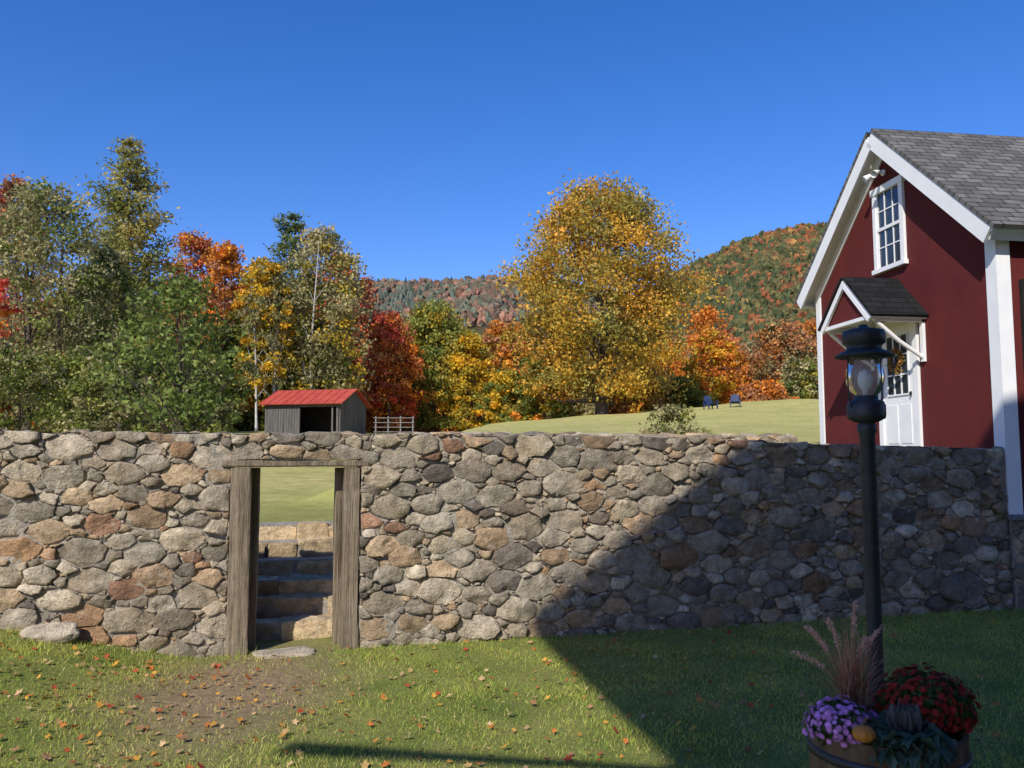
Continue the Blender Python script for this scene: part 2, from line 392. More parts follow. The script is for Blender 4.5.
for (a,b_,c_,d_) in [(-9.5,-2.85,-.3,2.0),(-1.59,6.5,-.3,1.97),(-2.849,-1.591,1.87,2.0)]:
    box('core',(a,.04,c_),(b_,.46,d_),MORTAR,WF,wall)
capc=cells(-9.5,6.5,.0,.47,[(.2,.4),(.14,2.5),(.10,6),(.06,8)],rw,asp=.6)
acc2=Acc()
for P in capc:
    uc=P[:,0].mean(); z=wtop(uc,HT)-.03+rw.uniform(-.014,.016)
    stones(acc2,[P],((WO[0],WO[1],z),WU,(-.2634,.9647,0),(0,0,1)),rw,outm=.75,flat=True,gap=.01)
fixmake(acc2,'cap_stones',STONE,wall)
V=[];us=np.linspace(-9.5,6.5,260);vs=np.linspace(-.005,.46,8)
for v in vs:
    for u in us:
        z=wtop(u,HT)-.002+.014*noise.noise(Vector((u*7,v*7,2)))
        V.append(np.array(WO)+np.array(WU)*u+np.array((-.2634,.9647,0))*v+np.array([0,0,z]))
n=len(us); nmesh('cap_mortar',V,[(j*n+i,j*n+i+1,(j+1)*n+i+1,(j+1)*n+i) for j in range(7) for i in range(n-1)],MORTAR,smooth=True,parent=wall)
# doorway timbers: hand-hewn, slightly irregular
def timber(name,lo,hi,M,parent,seed,mat=WOOD):
    x0,y0,z0=lo;x1,y1,z1=hi; ax_=int(np.argmax([x1-x0,y1-y0,z1-z0])); nseg=26
    V=[];F=[]
    oth=[i for i in range(3) if i!=ax_]
    L0=lo;L1=hi; a0,a1=L0[oth[0]],L1[oth[0]]; b0,b1=L0[oth[1]],L1[oth[1]]; ch=.012
    ring=[(a0+ch,b0),(a1-ch,b0),(a1,b0+ch),(a1,b1-ch),(a1-ch,b1),(a0+ch,b1),(a0,b1-ch),(a0,b0+ch)]
    for i in range(nseg+1):
        t=L0[ax_]+(L1[ax_]-L0[ax_])*i/nseg
        for k,(p,q_) in enumerate(ring):
            v=[0,0,0]; v[ax_]=t
            w_=.010*noise.noise(Vector((t*2.2,k*.7+seed*5,0)))+.005*noise.noise(Vector((t*9,k*1.7+seed*5,2)))
            ca,cb=(a0+a1)/2,(b0+b1)/2
            v[oth[0]]=p+(w_ if p<ca else -w_); v[oth[1]]=q_+(w_*.6 if q_<cb else -w_*.6); V.append(tuple(v))
    for i in range(nseg):
        for k in range(8): F.append((i*8+k,i*8+(k+1)%8,(i+1)*8+(k+1)%8,(i+1)*8+k))
    F.append(tuple(range(7,-1,-1))); F.append(tuple(nseg*8+k for k in range(8)))
    return pmesh(name,V,F,mat,parent,matrix=M)
dr=empty('timber_doorway',(-2.1,8.3,0))
timber('post_left_front',(-2.845,-.035,-.05),(-2.655,.19,1.79),WF,dr,1)
timber('post_left_back',(-2.84,.215,-.05),(-2.58,.45,1.785),WF,dr,2)
timber('post_right_front',(-1.76,-.03,-.05),(-1.60,.19,1.79),WF,dr,3)
timber('post_right_back',(-1.83,.215,-.05),(-1.61,.45,1.785),WF,dr,4)
timber('lintel',(-2.93,-.05,1.80),(-1.52,.44,1.86),WF,dr,5)
# second, farther garden wall
w2=empty('stone_wall',(2,13.6,1))
O2=(0,13.75,0);n2=(.2634,-.9647,0)
F2=(O2,WU,WZ,n2); acc=Acc()
def w2top(u,v): return v*(1+.012*noise.noise(Vector((u*2.1,9,0))))
stones(acc,cells(-1.9,5.4,1.0,2.27,[(.2,.5),(.14,2),(.1,5),(.07,8)],rw),F2,rw,w2top,outm=1.2)
for P in cells(-1.9,5.4,0,.45,[(.22,.6),(.14,3),(.09,6)],rw,asp=.6):
    stones(acc,[P],((O2[0],O2[1],2.25+rw.uniform(-.02,.03)),WU,(-.2634,.9647,0),(0,0,1)),rw,outm=1.0,flat=True)
fixmake(acc,'face_stones',STONE,w2)
box('core',(-1.9,.0,.9),(5.4,.44,2.26),MORTAR,frame(O2,WU,(-.2634,.9647,0),WZ),w2)
# steps behind the doorway
st=empty('stone_steps',(-2,10,0))
for i in range(6):
    d0=.55+.33*i; acc=Acc(); u=-3.25
    z=.18*(i+1)
    while u<-1.2:
        wdt=rw.uniform(.35,.8); dd=d0+rw.uniform(-.05,.05); zz=z+rw.uniform(-.03,.02)
        P=np.array([(u,0),(u+wdt,0),(u+wdt,.2),(u,.2)])
        stones(acc,[P+[0,0]],(tuple(np.array(WO)-np.array(WNn)*dd+np.array([0,0,zz-.21])),WU,WZ,WNn),rw,gap=.004,outm=.6)
        P=np.array([(u,0),(u+wdt,0),(u+wdt,.42),(u,.42)])
        stones(acc,[P],(tuple(np.array(WO)-np.array(WNn)*(dd)+np.array([0,0,zz-.025])),WU,(-.2634,.9647,0),(0,0,1)),rw,gap=.004,outm=.5,flat=True)
        u+=wdt
    acc.C=[np.array([[.58,.46,.30]])*rw.uniform(.75,1.2)*np.ones((len(v),1)) for v in acc.V]
    fixmake(acc,'tread',STONE,st)
    box('riser_core',(-3.22,d0+.02,z-.6),(-1.25,d0+.45,z-.02),MORTAR,WF,st)
def rock(name,c,s,seed,col,rot=0,tilt=0,sub=4):
    import bmesh
    bm=bmesh.new(); bmesh.ops.create_icosphere(bm,subdivisions=sub,radius=1)
    for v in bm.verts:
        p=v.co.copy(); e=.55; p=Vector([math.copysign(abs(a)**e,a) for a in p]); 
        p*=1+.22*noise.noise(p*1.3+Vector((seed,0,0)))+.07*noise.noise(p*4+Vector((0,seed,0)))
        v.co=Vector((p.x*s[0],p.y*s[1],p.z*s[2]))
    me=bpy.data.meshes.new(name); bm.to_mesh(me); bm.free()
    for p in me.polygons: p.use_smooth=True
    a=me.color_attributes.new('Col','FLOAT_COLOR','POINT'); cc=np.ones((len(me.vertices),4),dtype=np.float32); cc[:,:3]=col; a.data.foreach_set('color',cc.ravel())
    me.materials.append(STONE); o=bpy.data.objects.new(name,me); o.location=c; o.rotation_euler=(tilt,0,rot); COL.objects.link(o); return o
rock('threshold_stone',(-2.2,8.22,-.01),(.30,.16,.045),3,(.46,.41,.33),.27)
rock('flat_boulder',(-4.13,7.58,.33),(.22,.11,.05),8,(.50,.45,.36),.35,.45)
# ---------------------------------------------------------------- red house
A=(-.1357,.9908,0); B=(.9908,.1357,0); W=4.63; EZ=4.98; SLP=.88; H0=(6.31,10.63,0)
hs=empty('red_house',(6.31,10.63,1.2))
HF=frame(H0,A,B,WZ)
LEN=12
apz=EZ+SLP*W/2
V=[(0,0,1.1),(W,0,1.1),(W,0,EZ),(W/2,0,apz),(0,0,EZ)]; V+= [(x,LEN,z) for x,y,z in V]
F=[(0,1,2,3,4),(9,8,7,6,5),(0,5,6,1),(1,6,7,2),(4,3,8,9),(3,2,7,8),(0,4,9,5)]
pmesh('walls',V,F,RED,hs,matrix=HF)
cs=1/math.hypot(1,SLP); sn=SLP*cs; OV=.26
Av=Vector(A);Bv=Vector(B);Zv=Vector(WZ)
apex=Vector(H0)+Av*(W/2)+Zv*apz
L=(W/2+.28)/cs
for nm,sg in (('roof_near',-1),('roof_far',1)):
    dn=(Av*sg*cs-Zv*sn); nr=(Av*sg*sn+Zv*cs)
    M=frame(apex,Bv,dn,nr)
    box(nm,(-OV-.03,0.0,.062),(LEN,L,.12),SHING,M,hs)
    box(nm+'_deck',(-OV,0.0 if sg<0 else .06,.0),(LEN-.01,L-.02,.06),WHITE,M,hs)
    box('rake_board',(-OV-.02,0.02 if sg<0 else .1,-.17),(-OV+.02,L-.05,.0585),WHITE,M,hs)
    box('frieze_board',(-.03,.12 if sg<0 else .12,-.20),(-.003,L-.36,-.003),WHITE,M,hs)
    box('fascia',(-OV+.03,L-.075,-.12),(LEN-.02,L-.03,-.003),WHITE,M,hs)
    box('soffit',(.0,L-.40,-.10),(LEN-.02,L-.08,-.075),WHITE,M,hs)
box('corner_board',(-.03,-.03,1.17),(.17,-.003,EZ+.05),WHITE,HF,hs)
box('corner_board',(-.03,-.002,1.17),(-.003,.17,EZ-.02),WHITE,HF,hs)
box('corner_board',(W-.12,-.03,1.17),(W+.03,-.003,EZ),WHITE,HF,hs)
box('eave_board',(-.028,.172,EZ-.25),(-.004,LEN,EZ-.02),WHITE,HF,hs)
V,F=tube([Vector(H0)+Bv*.42-Av*.10+Zv*z for z in (1.2,3,EZ-.25)],[.04]*3,8); nmesh('downspout',V,F,BLACK,smooth=True,parent=hs)
box('side_dark_panel',(-.05,.30,2.3),(-.004,.95,4.2),DARK,HF,hs)  # flat near-black panel between corner board and side window
box('side_window_trim',(-.035,.96,2.2),(-.004,1.9,4.3),WHITE,HF,hs)
box('side_window_pane',(-.045,1.04,2.3),(-.037,1.82,4.2),PANE,HF,hs)
def window(a0,a1,z0,z1,cols,rows,parent,name):
    t=.085
    box(name+'_pane',(a0+t,-.012,z0+t),(a1-t,-.004,z1-t),PANE,HF,parent)
    box(name+'_jamb',(a0,-.05,z0+.05),(a0+t,-.003,z1-t),WHITE,HF,parent); box(name+'_jamb',(a1-t,-.05,z0+.05),(a1,-.003,z1-t),WHITE,HF,parent)
    box(name+'_head',(a0-.03,-.065,z1-t),(a1+.03,-.003,z1+.02),WHITE,HF,parent); box(name+'_sill',(a0-.03,-.08,z0-.02),(a1+.03,-.003,z0+.05),WHITE,HF,parent)
    zm=(z0+z1)/2; box(name+'_meeting_rail',(a0+t,-.04,zm-.025),(a1-t,-.013,zm+.025),WHITE,HF,parent)
    for s in (a0+t,a1-t-.035): box(name+'_stile',(s,-.034,z0+.05),(s+.035,-.0135,z1-t),WHITE,HF,parent)
    for i in range(1,cols):
        x=a0+t+(a1-a0-2*t)*i/cols; box(name+'_muntin',(x-.009,-.026,z0+.05),(x+.009,-.014,z1-t),WHITE,HF,parent)
    for z in [z0+t+(zm-z0-t)*k/rows for k in range(1,rows)]+[zm+(z1-t-zm)*k/rows for k in range(1,rows)]:
        box(name+'_muntin',(a0+t,-.0255,z-.009),(a1-t,-.0145,z+.009),WHITE,HF,parent)
window(1.88,2.69,4.86,6.22,3,2,hs,'upper_window')
d0,d1=1.68,2.72; zt=3.93
box('door_casing',(d0,-.05,1.9),(d0+.11,-.003,zt),WHITE,HF,hs); box('door_casing',(d1-.11,-.05,1.9),(d1,-.003,zt),WHITE,HF,hs)
box('door_header',(d0,-.052,zt+.002),(d1,-.003,zt+.10),WHITE,HF,hs)
da,db=d0+.115,d1-.115
box('door_slab',(da,-.022,1.9),(db,-.004,zt-.003),WHITE,HF,hs)
box('door_glass',(da+.13,-.028,2.85),(db-.13,-.0235,3.78),PANE,HF,hs)
for i in range(4):
    x=da+.13+(db-da-.26)*i/3; box('door_muntin',(x-.012,-.040,2.85),(x+.012,-.0285,3.78),WHITE,HF,hs)
for i in range(4):
    z=2.85+.93*i/3; box('door_muntin',(da+.12,-.0395,z-.012),(db-.12,-.029,z+.012),WHITE,HF,hs)
for (x0,x1) in ((da+.10,(da+db)/2-.04),((da+db)/2+.04,db-.10)):
    box('door_panel',(x0,-.032,2.1),(x1,-.0225,2.7),WHITE,HF,hs,bevel=.008)
V,F=lathe([(0,0),(.03,.0),(.035,.03),(.0,.05)],12); k=np.array(HF)
V=np.array([(da+.07,-.03-v[2],2.85+v[1]) for v in V+np.array([0,0,0])]); V=np.c_[V,np.ones(len(V))]@k.T; nmesh('door_knob',V[:,:3],F,BLACK,smooth=True,parent=hs)
n=260; t=R.uniform(0,6.28,n); rr=.15+R.normal(0,.025,n)
C0=np.stack([2.2+rr*np.cos(t),-.07+R.normal(0,.015,n),3.38+rr*np.sin(t),np.ones(n)],1)@k.T
V,F=leafquads(C0[:,:3],.05,R); nmesh('door_wreath',V,F,LEAF,np.repeat(np.array([[.22,.13,.05],[.12,.10,.03],[.35,.15,.04]])[R.integers(0,3,n)],4,0),parent=hs)
hz=4.62; hw=.74; hc=2.2; pr=.88; hsl=.95; hcs=1/math.hypot(1,hsl); hsn=hsl*hcs
rp=Vector(H0)+Av*hc+Zv*hz
for sg in (-1,1):
    dn=Av*sg*hcs-Zv*hsn; nr=Av*sg*hsn+Zv*hcs; M=frame(rp,Bv,dn,nr)
    box('hood_roof',(-pr-.03,0,.03),(-.003,hw/hcs,.07),SHINGD,M,hs)
    box('hood_deck',(-pr,0 if sg<0 else .03,-.02),(-.003,hw/hcs-.02,.028),WHITE,M,hs)
    box('hood_rake',(-pr-.02,.02 if sg<0 else .08,-.09),(-pr+.02,hw/hcs-.03,-.021),WHITE,M,hs)
hb=hz-hsl*hw
pmesh('hood_pediment',[(hc-hw+.1,-pr+.04,hb+.06),(hc+hw-.1,-pr+.04,hb+.06),(hc,-pr+.04,hz-.08),(hc-hw+.1,-pr+.07,hb+.06),(hc+hw-.1,-pr+.07,hb+.06),(hc,-pr+.07,hz-.08)],[(0,1,2),(5,4,3),(0,3,4,1),(1,4,5,2),(2,5,3,0)],RED,hs,matrix=HF)
box('hood_beam',(hc-hw+.02,-pr+.0,hb-.0),(hc+hw-.02,-pr+.085,hb+.055),WHITE,HF,hs)
for x in (hc-hw+.06,hc+hw-.12):
    box('hood_side_beam',(x,-pr+.09,hb-.03),(x+.07,-.052,hb+.05),WHITE,HF,hs)
    box('hood_bracket_post',(x,-.05,hb-.62),(x+.07,-.003,hb-.032),WHITE,HF,hs)
    p0=Vector(H0)+Av*(x+.035)-Bv*.05+Zv*(hb-.55); p1=Vector(H0)+Av*(x+.035)-Bv*(pr-.12)+Zv*(hb-.03)
    V,F=tube([p0,(p0+p1)/2+Zv*(-.03)+Bv*.0,p1],[.032]*3,8); nmesh('hood_brace',V,F,WHITE,parent=hs)
fl=Vector(H0)+Av*2.32-Bv*.05+Zv*6.42
V,F=lathe([(0,0),(.05,0),(.05,.03),(.02,.04),(.015,.10)],14); V=np.array([fl+Av*v[0]+Zv*v[1]-Bv*v[2] for v in V]); nmesh('floodlight_base',V,F,WHITE,smooth=True,parent=hs)
for s in (-1,1):
    V,F=tube([fl-Bv*.08,fl-Bv*.12+Av*s*.06,fl-Bv*.2+Av*s*.11-Zv*.04,fl-Bv*.26+Av*s*.13-Zv*.08],[.015,.02,.04,.06],12); nmesh('floodlight_head',V,F,WHITE,smooth=True,parent=hs)
acc=Acc(); FM=(tuple(Vector(H0)-Av*.05),B,WZ,tuple(-Av))
stones(acc,cells(.0,6,-.1,1.13,[(.2,.6),(.14,2),(.1,4),(.07,8)],rw),FM,rw,outm=1.1)
fixmake(acc,'foundation_stones',STONE,hs)
box('foundation_core',(-.06,-.02,-.2),(W,6,1.095),MORTAR,HF,hs)
box('foundation_ledge',(-.14,-.06,1.105),(W,6,1.165),mat_noise('ledge_stone',(.16,.155,.15),(.26,.25,.24),6,.9,.4,.01),HF,hs,bevel=.01)
# ---------------------------------------------------------------- farmhouse added behind the viewer, unseen; deep eave shaped to cast the shadow
d_=Vector((.40,.90,-.77)); HH=10.0; K=Vector((.20,8.95,.24)); lam=(HH-.24)/.77
E1=K-d_*lam; E1.z=HH
rv=Vector((1,.12,0)).normalized(); ev=Vector((.27,-1,0)).normalized()
fh=empty('shadow_house',(E1.x+5,E1.y-6,0))
s1=2.6; WX=4.8
def prof(M,pts,y0,y1,name,mat):
    n=len(pts); V=[(x,y0,z) for x,z in pts]+[(x,y1,z) for x,z in pts]
    F=[tuple(range(n)),tuple(range(2*n-1,n-1,-1))]+[(i,i+n,(i+1)%n+n,(i+1)%n) for i in range(n)]
    pmesh(name,V,F,mat,fh,matrix=M)
FHM=frame((E1.x,E1.y,0),rv,ev,WZ)
zr=lambda x: HH+.83*min(x,s1)+.2*max(0,x-s1)
prof(FHM,[(WX,0),(18,0),(18,zr(18)-.2),(WX,zr(WX)-.2)],.6,14,'walls',RED)
prof(FHM,[(0,HH),(s1,zr(s1)),(18.3,zr(18.3)),(18.3,zr(18.3)-.15),(s1,zr(s1)-.17),(.0,HH-.15)],0,14.3,'roof',SHING)
for i in range(3):
    for zz in (1.2,4.4,7.4):
        x0=WX+1+i*4; box('window_trim',(x0,.54,zz-.1),(x0+1.2,.597,zz+1.7),WHITE,FHM,fh); box('window_pane',(x0+.1,.525,zz),(x0+1.1,.538,zz+1.6),PANE,FHM,fh)
S0=Vector((-1.49,5.62,0)); S1=Vector((2.6,4.98,0))
wl=FHM.inverted()
mu=7.0
for it in range(60):
    p=S1-d_*mu; yy=(wl@p).y
    mu+=(.6-yy)*.5
p1=S1-d_*mu; p0=S0-d_*(mu-.4)
V,F=tube([p0,p0*.7+p1*.3,p1],[.085,.05,.03],8); nmesh('added_shadow_pole',V,F,WHITE,smooth=True,parent=fh)  # unseen pole, added to throw the thin shadow on the lawn
# ---------------------------------------------------------------- trees
def crown(acc,X,Y,zb,zt,w,pal,ncl,lpc,leaf,rng,prof='round',rc=None,low=.0,weights=None):
    H=zt-zb; rc=rc or w*.085
    t=rng.random(ncl)**.9; th=rng.uniform(0,2*np.pi,ncl)
    if prof=='round': R0=np.sin(np.pi*np.clip(t*.93+.06,0,1)**.85)**.62
    elif prof=='wide': R0=np.sin(np.pi*np.clip(t*.82+.15,0,1)**1.05)**.55
    elif prof=='tall': R0=np.sin(np.pi*np.clip(t*.9+.08,0,1))**.5*.9
    elif prof=='cone': R0=(1-t)**.85*.95+.05
    elif prof=='bush': R0=np.sqrt(np.clip(1-t*t*.92,0,1))
    p1,p2,p3=rng.uniform(0,6.28,3)
    lob=.84+.13*np.sin(3*th+p1+4*t)+.12*np.sin(5*th+p2-9*t)+.10*np.sin(2*th+11*t+p3)
    fr=rng.uniform(.25,1,ncl)**.55
    rad=w/2*R0*lob*fr
    cx=X+rad*np.cos(th); cy=Y+rad*np.sin(th); cz=zb+H*t*(1-.03*rng.random(ncl))
    if prof=='wide': cz=zb+(cz-zb)*(1-.16*(rad/(w/2))**2*(t>.6))
    C=np.stack([cx,cy,cz],1)
    pal=np.array(pal,float); ci=rng.choice(len(pal),ncl,p=weights); cc=pal[ci]*rng.uniform(.72,1.25,(ncl,1))
    rr=rc*rng.uniform(.6,1.3,ncl)
    g_=np.clip(rng.normal(size=(ncl,lpc,3)),-1.9,1.9)
    L=C[:,None,:]+g_*rr[:,None,None]*np.array([.62,.62,.42])
    c=np.repeat(cc,lpc,0)*rng.uniform(.7,1.3,(ncl*lpc,1))
    V,F=leafquads(L.reshape(-1,3),leaf*rng.uniform(.7,1.3,ncl*lpc),rng)
    acc.add(V,F,np.repeat(c,4,0)); return C
def limbs(acc,X,Y,z0,zb,zt,tr,C,rng,nl=18,lean=(0,0),bend=.3,lr=.5):
    H=zt-z0; pts=[];rad=[]
    for i in range(8):
        t=i/7; pts.append((X+lean[0]*t+bend*math.sin(t*5+X)*.5*t,Y+lean[1]*t+bend*.4*math.sin(t*4+Y)*t,z0-.2+t*(H*.9))); rad.append(tr*(1-.88*t)*(1.35 if i==0 else 1))
    V,F=tube(pts,rad,8); acc.add(V,F)
    pts=np.array(pts)
    idx=rng.choice(len(C),min(nl,len(C)),replace=False)
    for i in idx:
        c=C[i]; tz=(c[2]-z0)/H; tb=max((zb-z0)/H*.8,tz-.22-.1*rng.random()); k=np.clip(tb/.9*7,0,6.9); a=pts[int(k)]*(1-k%1)+pts[int(k)+1]*(k%1)
        m_=(a+c)/2+np.array([0,0,-.04*H*rng.random()])+rng.normal(0,.02*H,3)
        r0=tr*(1-.88*min(1,tb))*lr
        V,F=tube([a,m_,c],[r0,r0*.6,r0*.15],5); acc.add(V,F)
def tree(name,X,Y,zt,w,pal,ncl=220,lpc=45,leaf=.24,trunk=.22,tr=.22,prof='round',rc=None,bark=BARK,lean=(0,0),weights=None,nl=18,seed=0,trunks=1,lr=.5):
    rng=np.random.default_rng(seed or 1)
    z0=float(g(X,Y)); e=empty(name,(X,Y,z0)); zb=z0+(zt-z0)*trunk
    a=Acc(); C=crown(a,X+lean[0]*.6,Y,zb,zt,w,pal,ncl,lpc,leaf,rng,prof,rc,weights=weights); a.make('foliage',LEAF,parent=e)
    b_=Acc()
    for k in range(trunks):
        limbs(b_,X+(k-(trunks-1)/2)*.9,Y+.3*k,z0,zb,zt,tr,C,rng,nl,(lean[0]+(k-(trunks-1)/2)*1.2,lean[1]),lr=lr)
    b_.make('trunk',bark,True,e); return e
OL=[(.16,.15,.07),(.13,.13,.058),(.22,.195,.095),(.25,.215,.115)]
GR=[(.085,.105,.023),(.12,.14,.03),(.065,.082,.02),(.17,.175,.038)]
YE=[(.36,.235,.02),(.30,.205,.02),(.22,.175,.028),(.43,.245,.02)]
OR=[(.43,.15,.02),(.36,.115,.02),(.45,.22,.03),(.29,.115,.025)]
RE=[(.38,.06,.035),(.29,.045,.03),(.42,.12,.04),(.20,.05,.03)]
RUS=[(.27,.12,.06),(.22,.10,.055),(.34,.16,.06),(.19,.12,.055)]
DG=[(.045,.065,.022),(.065,.085,.025),(.035,.05,.018)]
MAP=[(.34,.215,.03),(.28,.19,.03),(.23,.17,.035),(.38,.22,.03),(.37,.175,.03),(.20,.165,.04),(.16,.145,.04)]
def mixp(*ps): return [c for p in ps for c in p]
tree('olive_tree',-25.8,45,16.8,8.6,mixp(OL,OL,GR[:2]),330,55,.19,.10,.2,'tall',seed=21,trunks=2)
tree('olive_tree',-24.3,49,14.2,6.0,mixp(OL,GR),200,50,.2,.08,.16,'tall',seed=22)
tree('maple_tree',-36.6,60,22.2,7,mixp(RE[3:],RUS),160,50,.27,.2,.2,seed=23)
tree('maple_tree',-18.8,30,8.7,2.0,mixp(RE,OR[:1]),50,40,.13,.15,.08,seed=24)
tree('maple_tree',-29.3,75,22.6,8.0,mixp(RE,OR,RUS),200,50,.29,.15,.22,seed=25)
tree('maple_tree',-25.2,72,20.6,7.0,mixp(OR,RUS[:2],OR),200,50,.28,.15,.2,seed=26)
tree('maple_tree',-20.3,66,17.6,5.8,mixp(YE,OR[2:3],OL[:1]),170,50,.25,.1,.18,seed=27)
tree('birch_tree',-18.6,62,16.6,5.0,mixp(YE[:2],OL[:2],YE[3:]),130,46,.22,.25,.10,'tall',bark=BIRCH,seed=28,trunks=2,nl=16,lr=.35)
tree('birch_tree',-15.9,65,19.8,8.8,mixp(OL,YE[1:3],GR[:1],OL[2:]),320,52,.24,.10,.14,'tall',bark=BIRCH,seed=29,trunks=1,lean=(1.2,-3.6),nl=16,lr=.35)
tree('maple_tree',-17.2,82,22.2,7,mixp(RE,RUS),170,50,.3,.15,.2,seed=30)
tree('maple_tree',-15.2,84,20.0,6,mixp(RUS,RE[:2]),140,50,.3,.15,.2,seed=31)
tree('maple_tree',-11.0,74,14.6,7.2,mixp(RE[:1],RE[2:],OR[:2],RUS[2:3]),260,50,.25,.06,.18,seed=32)
tree('maple_tree',-7.4,79,16.6,10.2,mixp(GR[:2],YE[2:3],YE[1:2],GR[3:],GR[3:]),300,55,.28,.08,.22,seed=33)
tree('maple_tree',-4.0,76,13.2,5.5,mixp(YE,YE,GR[3:]),170,50,.26,.1,.16,seed=34)
tree('maple_tree',-1.4,96,17.6,8,mixp(OR,RUS,YE[1:3]),180,50,.33,.1,.2,seed=35)
tree('maple_tree',6.9,64,23.2,16.2,MAP,680,80,.23,.09,.42,'wide',seed=36,nl=44,rc=1.15)
tree('maple_tree',18.2,75,13.2,6,mixp(OR,YE[:2]),190,50,.26,.08,.16,seed=37)
tree('maple_tree',21.5,84,13.6,7,mixp(OR,RUS,YE[2:3]),190,50,.28,.08,.16,seed=38)
tree('oak_tree',28,86,15.8,9,mixp(RUS,OR[3:],OL[:1]),230,50,.29,.08,.2,seed=39)
tree('oak_tree',34,92,17,9,mixp(RUS,OR),200,50,.31,.08,.2,seed=40)
tree('maple_tree',26.2,75,10.6,5,mixp(GR,OL,YE[2:3]),150,45,.26,.05,.14,'bush',seed=41)
for i,(x,y,zt,w,p) in enumerate([(2.8,70,9.8,6.5,mixp(GR,OR[:1],YE[:2])),(-.6,72,9.2,5,mixp(GR,YE)),(10.8,72,9.8,7,mixp(OR,RUS,YE[1:2])),(15,74,8.8,6,mixp(GR,YE[1:3])),(-17.8,30,5.7,4.6,mixp(GR,GR,OL)),(-15.2,31,5.1,4.2,mixp(GR,OL)),(-12.9,32,4.4,3.4,mixp(GR,OL)),(-17.2,46,6.4,4.0,mixp(GR,OL)),(-22.5,44,7.5,6,mixp(GR,OL)),(-19.6,48,8.0,5,mixp(GR,OL[:2])),(-23,62,9.5,6,mixp(GR,GR,OL)),(22,72,8.2,5,mixp(RUS,OR)),(30.5,74,9.3,5,mixp(RUS,OL)),(-11.9,76,8.6,5,mixp(GR,YE,OR)),(-17.5,74,9.5,7,mixp(GR,OL)),(-21,74,9.5,6,mixp(GR,OL))]):
    tree('shrub',x,y,zt,w,p,130,50,.055*y**.36*1.0 if y>40 else .13,.0,.07,'bush',seed=60+i,nl=8)
tree('shrub',3.15,16.2,2.85,1.6,mixp(GR[1:2],GR[3:],OL),60,28,.065,.0,.02,'bush',seed=81,nl=20)
tree('apple_tree',-8.1,20,6.25,3.5,[(.075,.10,.022),(.10,.13,.03),(.055,.078,.02),(.13,.155,.04)],165,24,.115,.22,.09,'round',rc=.33,seed=82,nl=46)
def conifer(name,X,Y,zt,w,pal,nwh,npb,leaf,seed,tr=.22,start=.15,droop=-.05,dens=26):
    rng=np.random.default_rng(seed); z0=float(g(X,Y)); e=empty(name,(X,Y,z0)); H=zt-z0; a=Acc(); b_=Acc()
    V,F=tube([(X,Y,z0-.2),(X+.1,Y,z0+H*.5),(X,Y,zt)],[tr,tr*.6,.02],8); b_.add(V,F); pal=np.array(pal)
    for i in range(nwh):
        t=start+(1-start)*(i+rng.random()*.6)/nwh; z=z0+H*t
        Lm=w/2*min(1,((1-t)/(1-start))**.55*1.05+.05)*rng.uniform(.7,1.15)
        for k in range(npb):
            th=rng.uniform(0,6.28); L_=Lm*rng.uniform(.45,1.1); up=L_*rng.uniform(.15,.5)+L_*droop
            p0=np.array([X,Y,z]); p1=p0+np.array([math.cos(th)*L_,math.sin(th)*L_,up])
            V,F=tube([p0,(p0+p1)/2-np.array([0,0,.04*L_]),p1],[.05,.03,.01],4); b_.add(V,F)
            m_=int(dens*max(.4,L_/2)); s=rng.uniform(.25,1,m_)[:,None]**.7
            C=p0*(1-s)+p1*s+rng.normal(size=(m_,3))*np.array([.36,.36,.22])*(.5+.25*L_)
            c=pal[rng.integers(len(pal))]*rng.uniform(.7,1.3,(m_,1))
            V,F=leafquads(C,leaf*rng.uniform(.7,1.3,m_),rng,asp=.4,up=.2); a.add(V,F,np.repeat(c,4,0))
    a.make('needles',LEAF,parent=e); b_.make('trunk',BARK,True,e)
conifer('pine_tree',-27.4,58,24.6,9.0,[(.23,.20,.06),(.19,.175,.05),(.12,.135,.04),(.28,.225,.07)],26,11,.28,91,dens=50,start=.2)
conifer('pine_tree',-23.0,85,27.4,9.5,[(.07,.10,.03),(.10,.12,.04)],24,9,.38,92,dens=44)
conifer('pine_tree',-35,72,24,8,[(.08,.10,.03),(.14,.14,.05)],22,8,.34,93,dens=36)
def forest(name,spec,seed):
    rng=np.random.default_rng(seed); a=Acc()
    for (x0,x1,y0,y1,zt0,zt1,n,pals) in spec:
        for i in range(n):
            x=rng.uniform(x0,x1); y=rng.uniform(y0,y1); z0=float(g(x,y)); zt=rng.uniform(zt0,zt1); w=rng.uniform(6,9)
            p=pals[rng.integers(len(pals))]
            crown(a,x,y,z0,zt,w,p,80,32,.42,rng,'tall' if rng.random()<.8 else 'cone',rc=1.1)
            V,F=tube([(x,y,z0),(x,y,zt*.8+z0*.2)],[.2,.05],5); a.add(V,F,(.10,.08,.06))
    a.make(name,LEAF)
forest('background_trees',[(-70,-18,88,110,14,22,46,[OL,GR,RE,OR,RUS,OL]),(-20,2,92,125,14,19,26,[OR,GR,YE,RUS,OL]),(2,60,100,150,14,21,60,[RE,OR,RUS,OL,YE,OR]),(-40,-16,64,80,9,14,22,[OL,GR,OR,GR])],5)
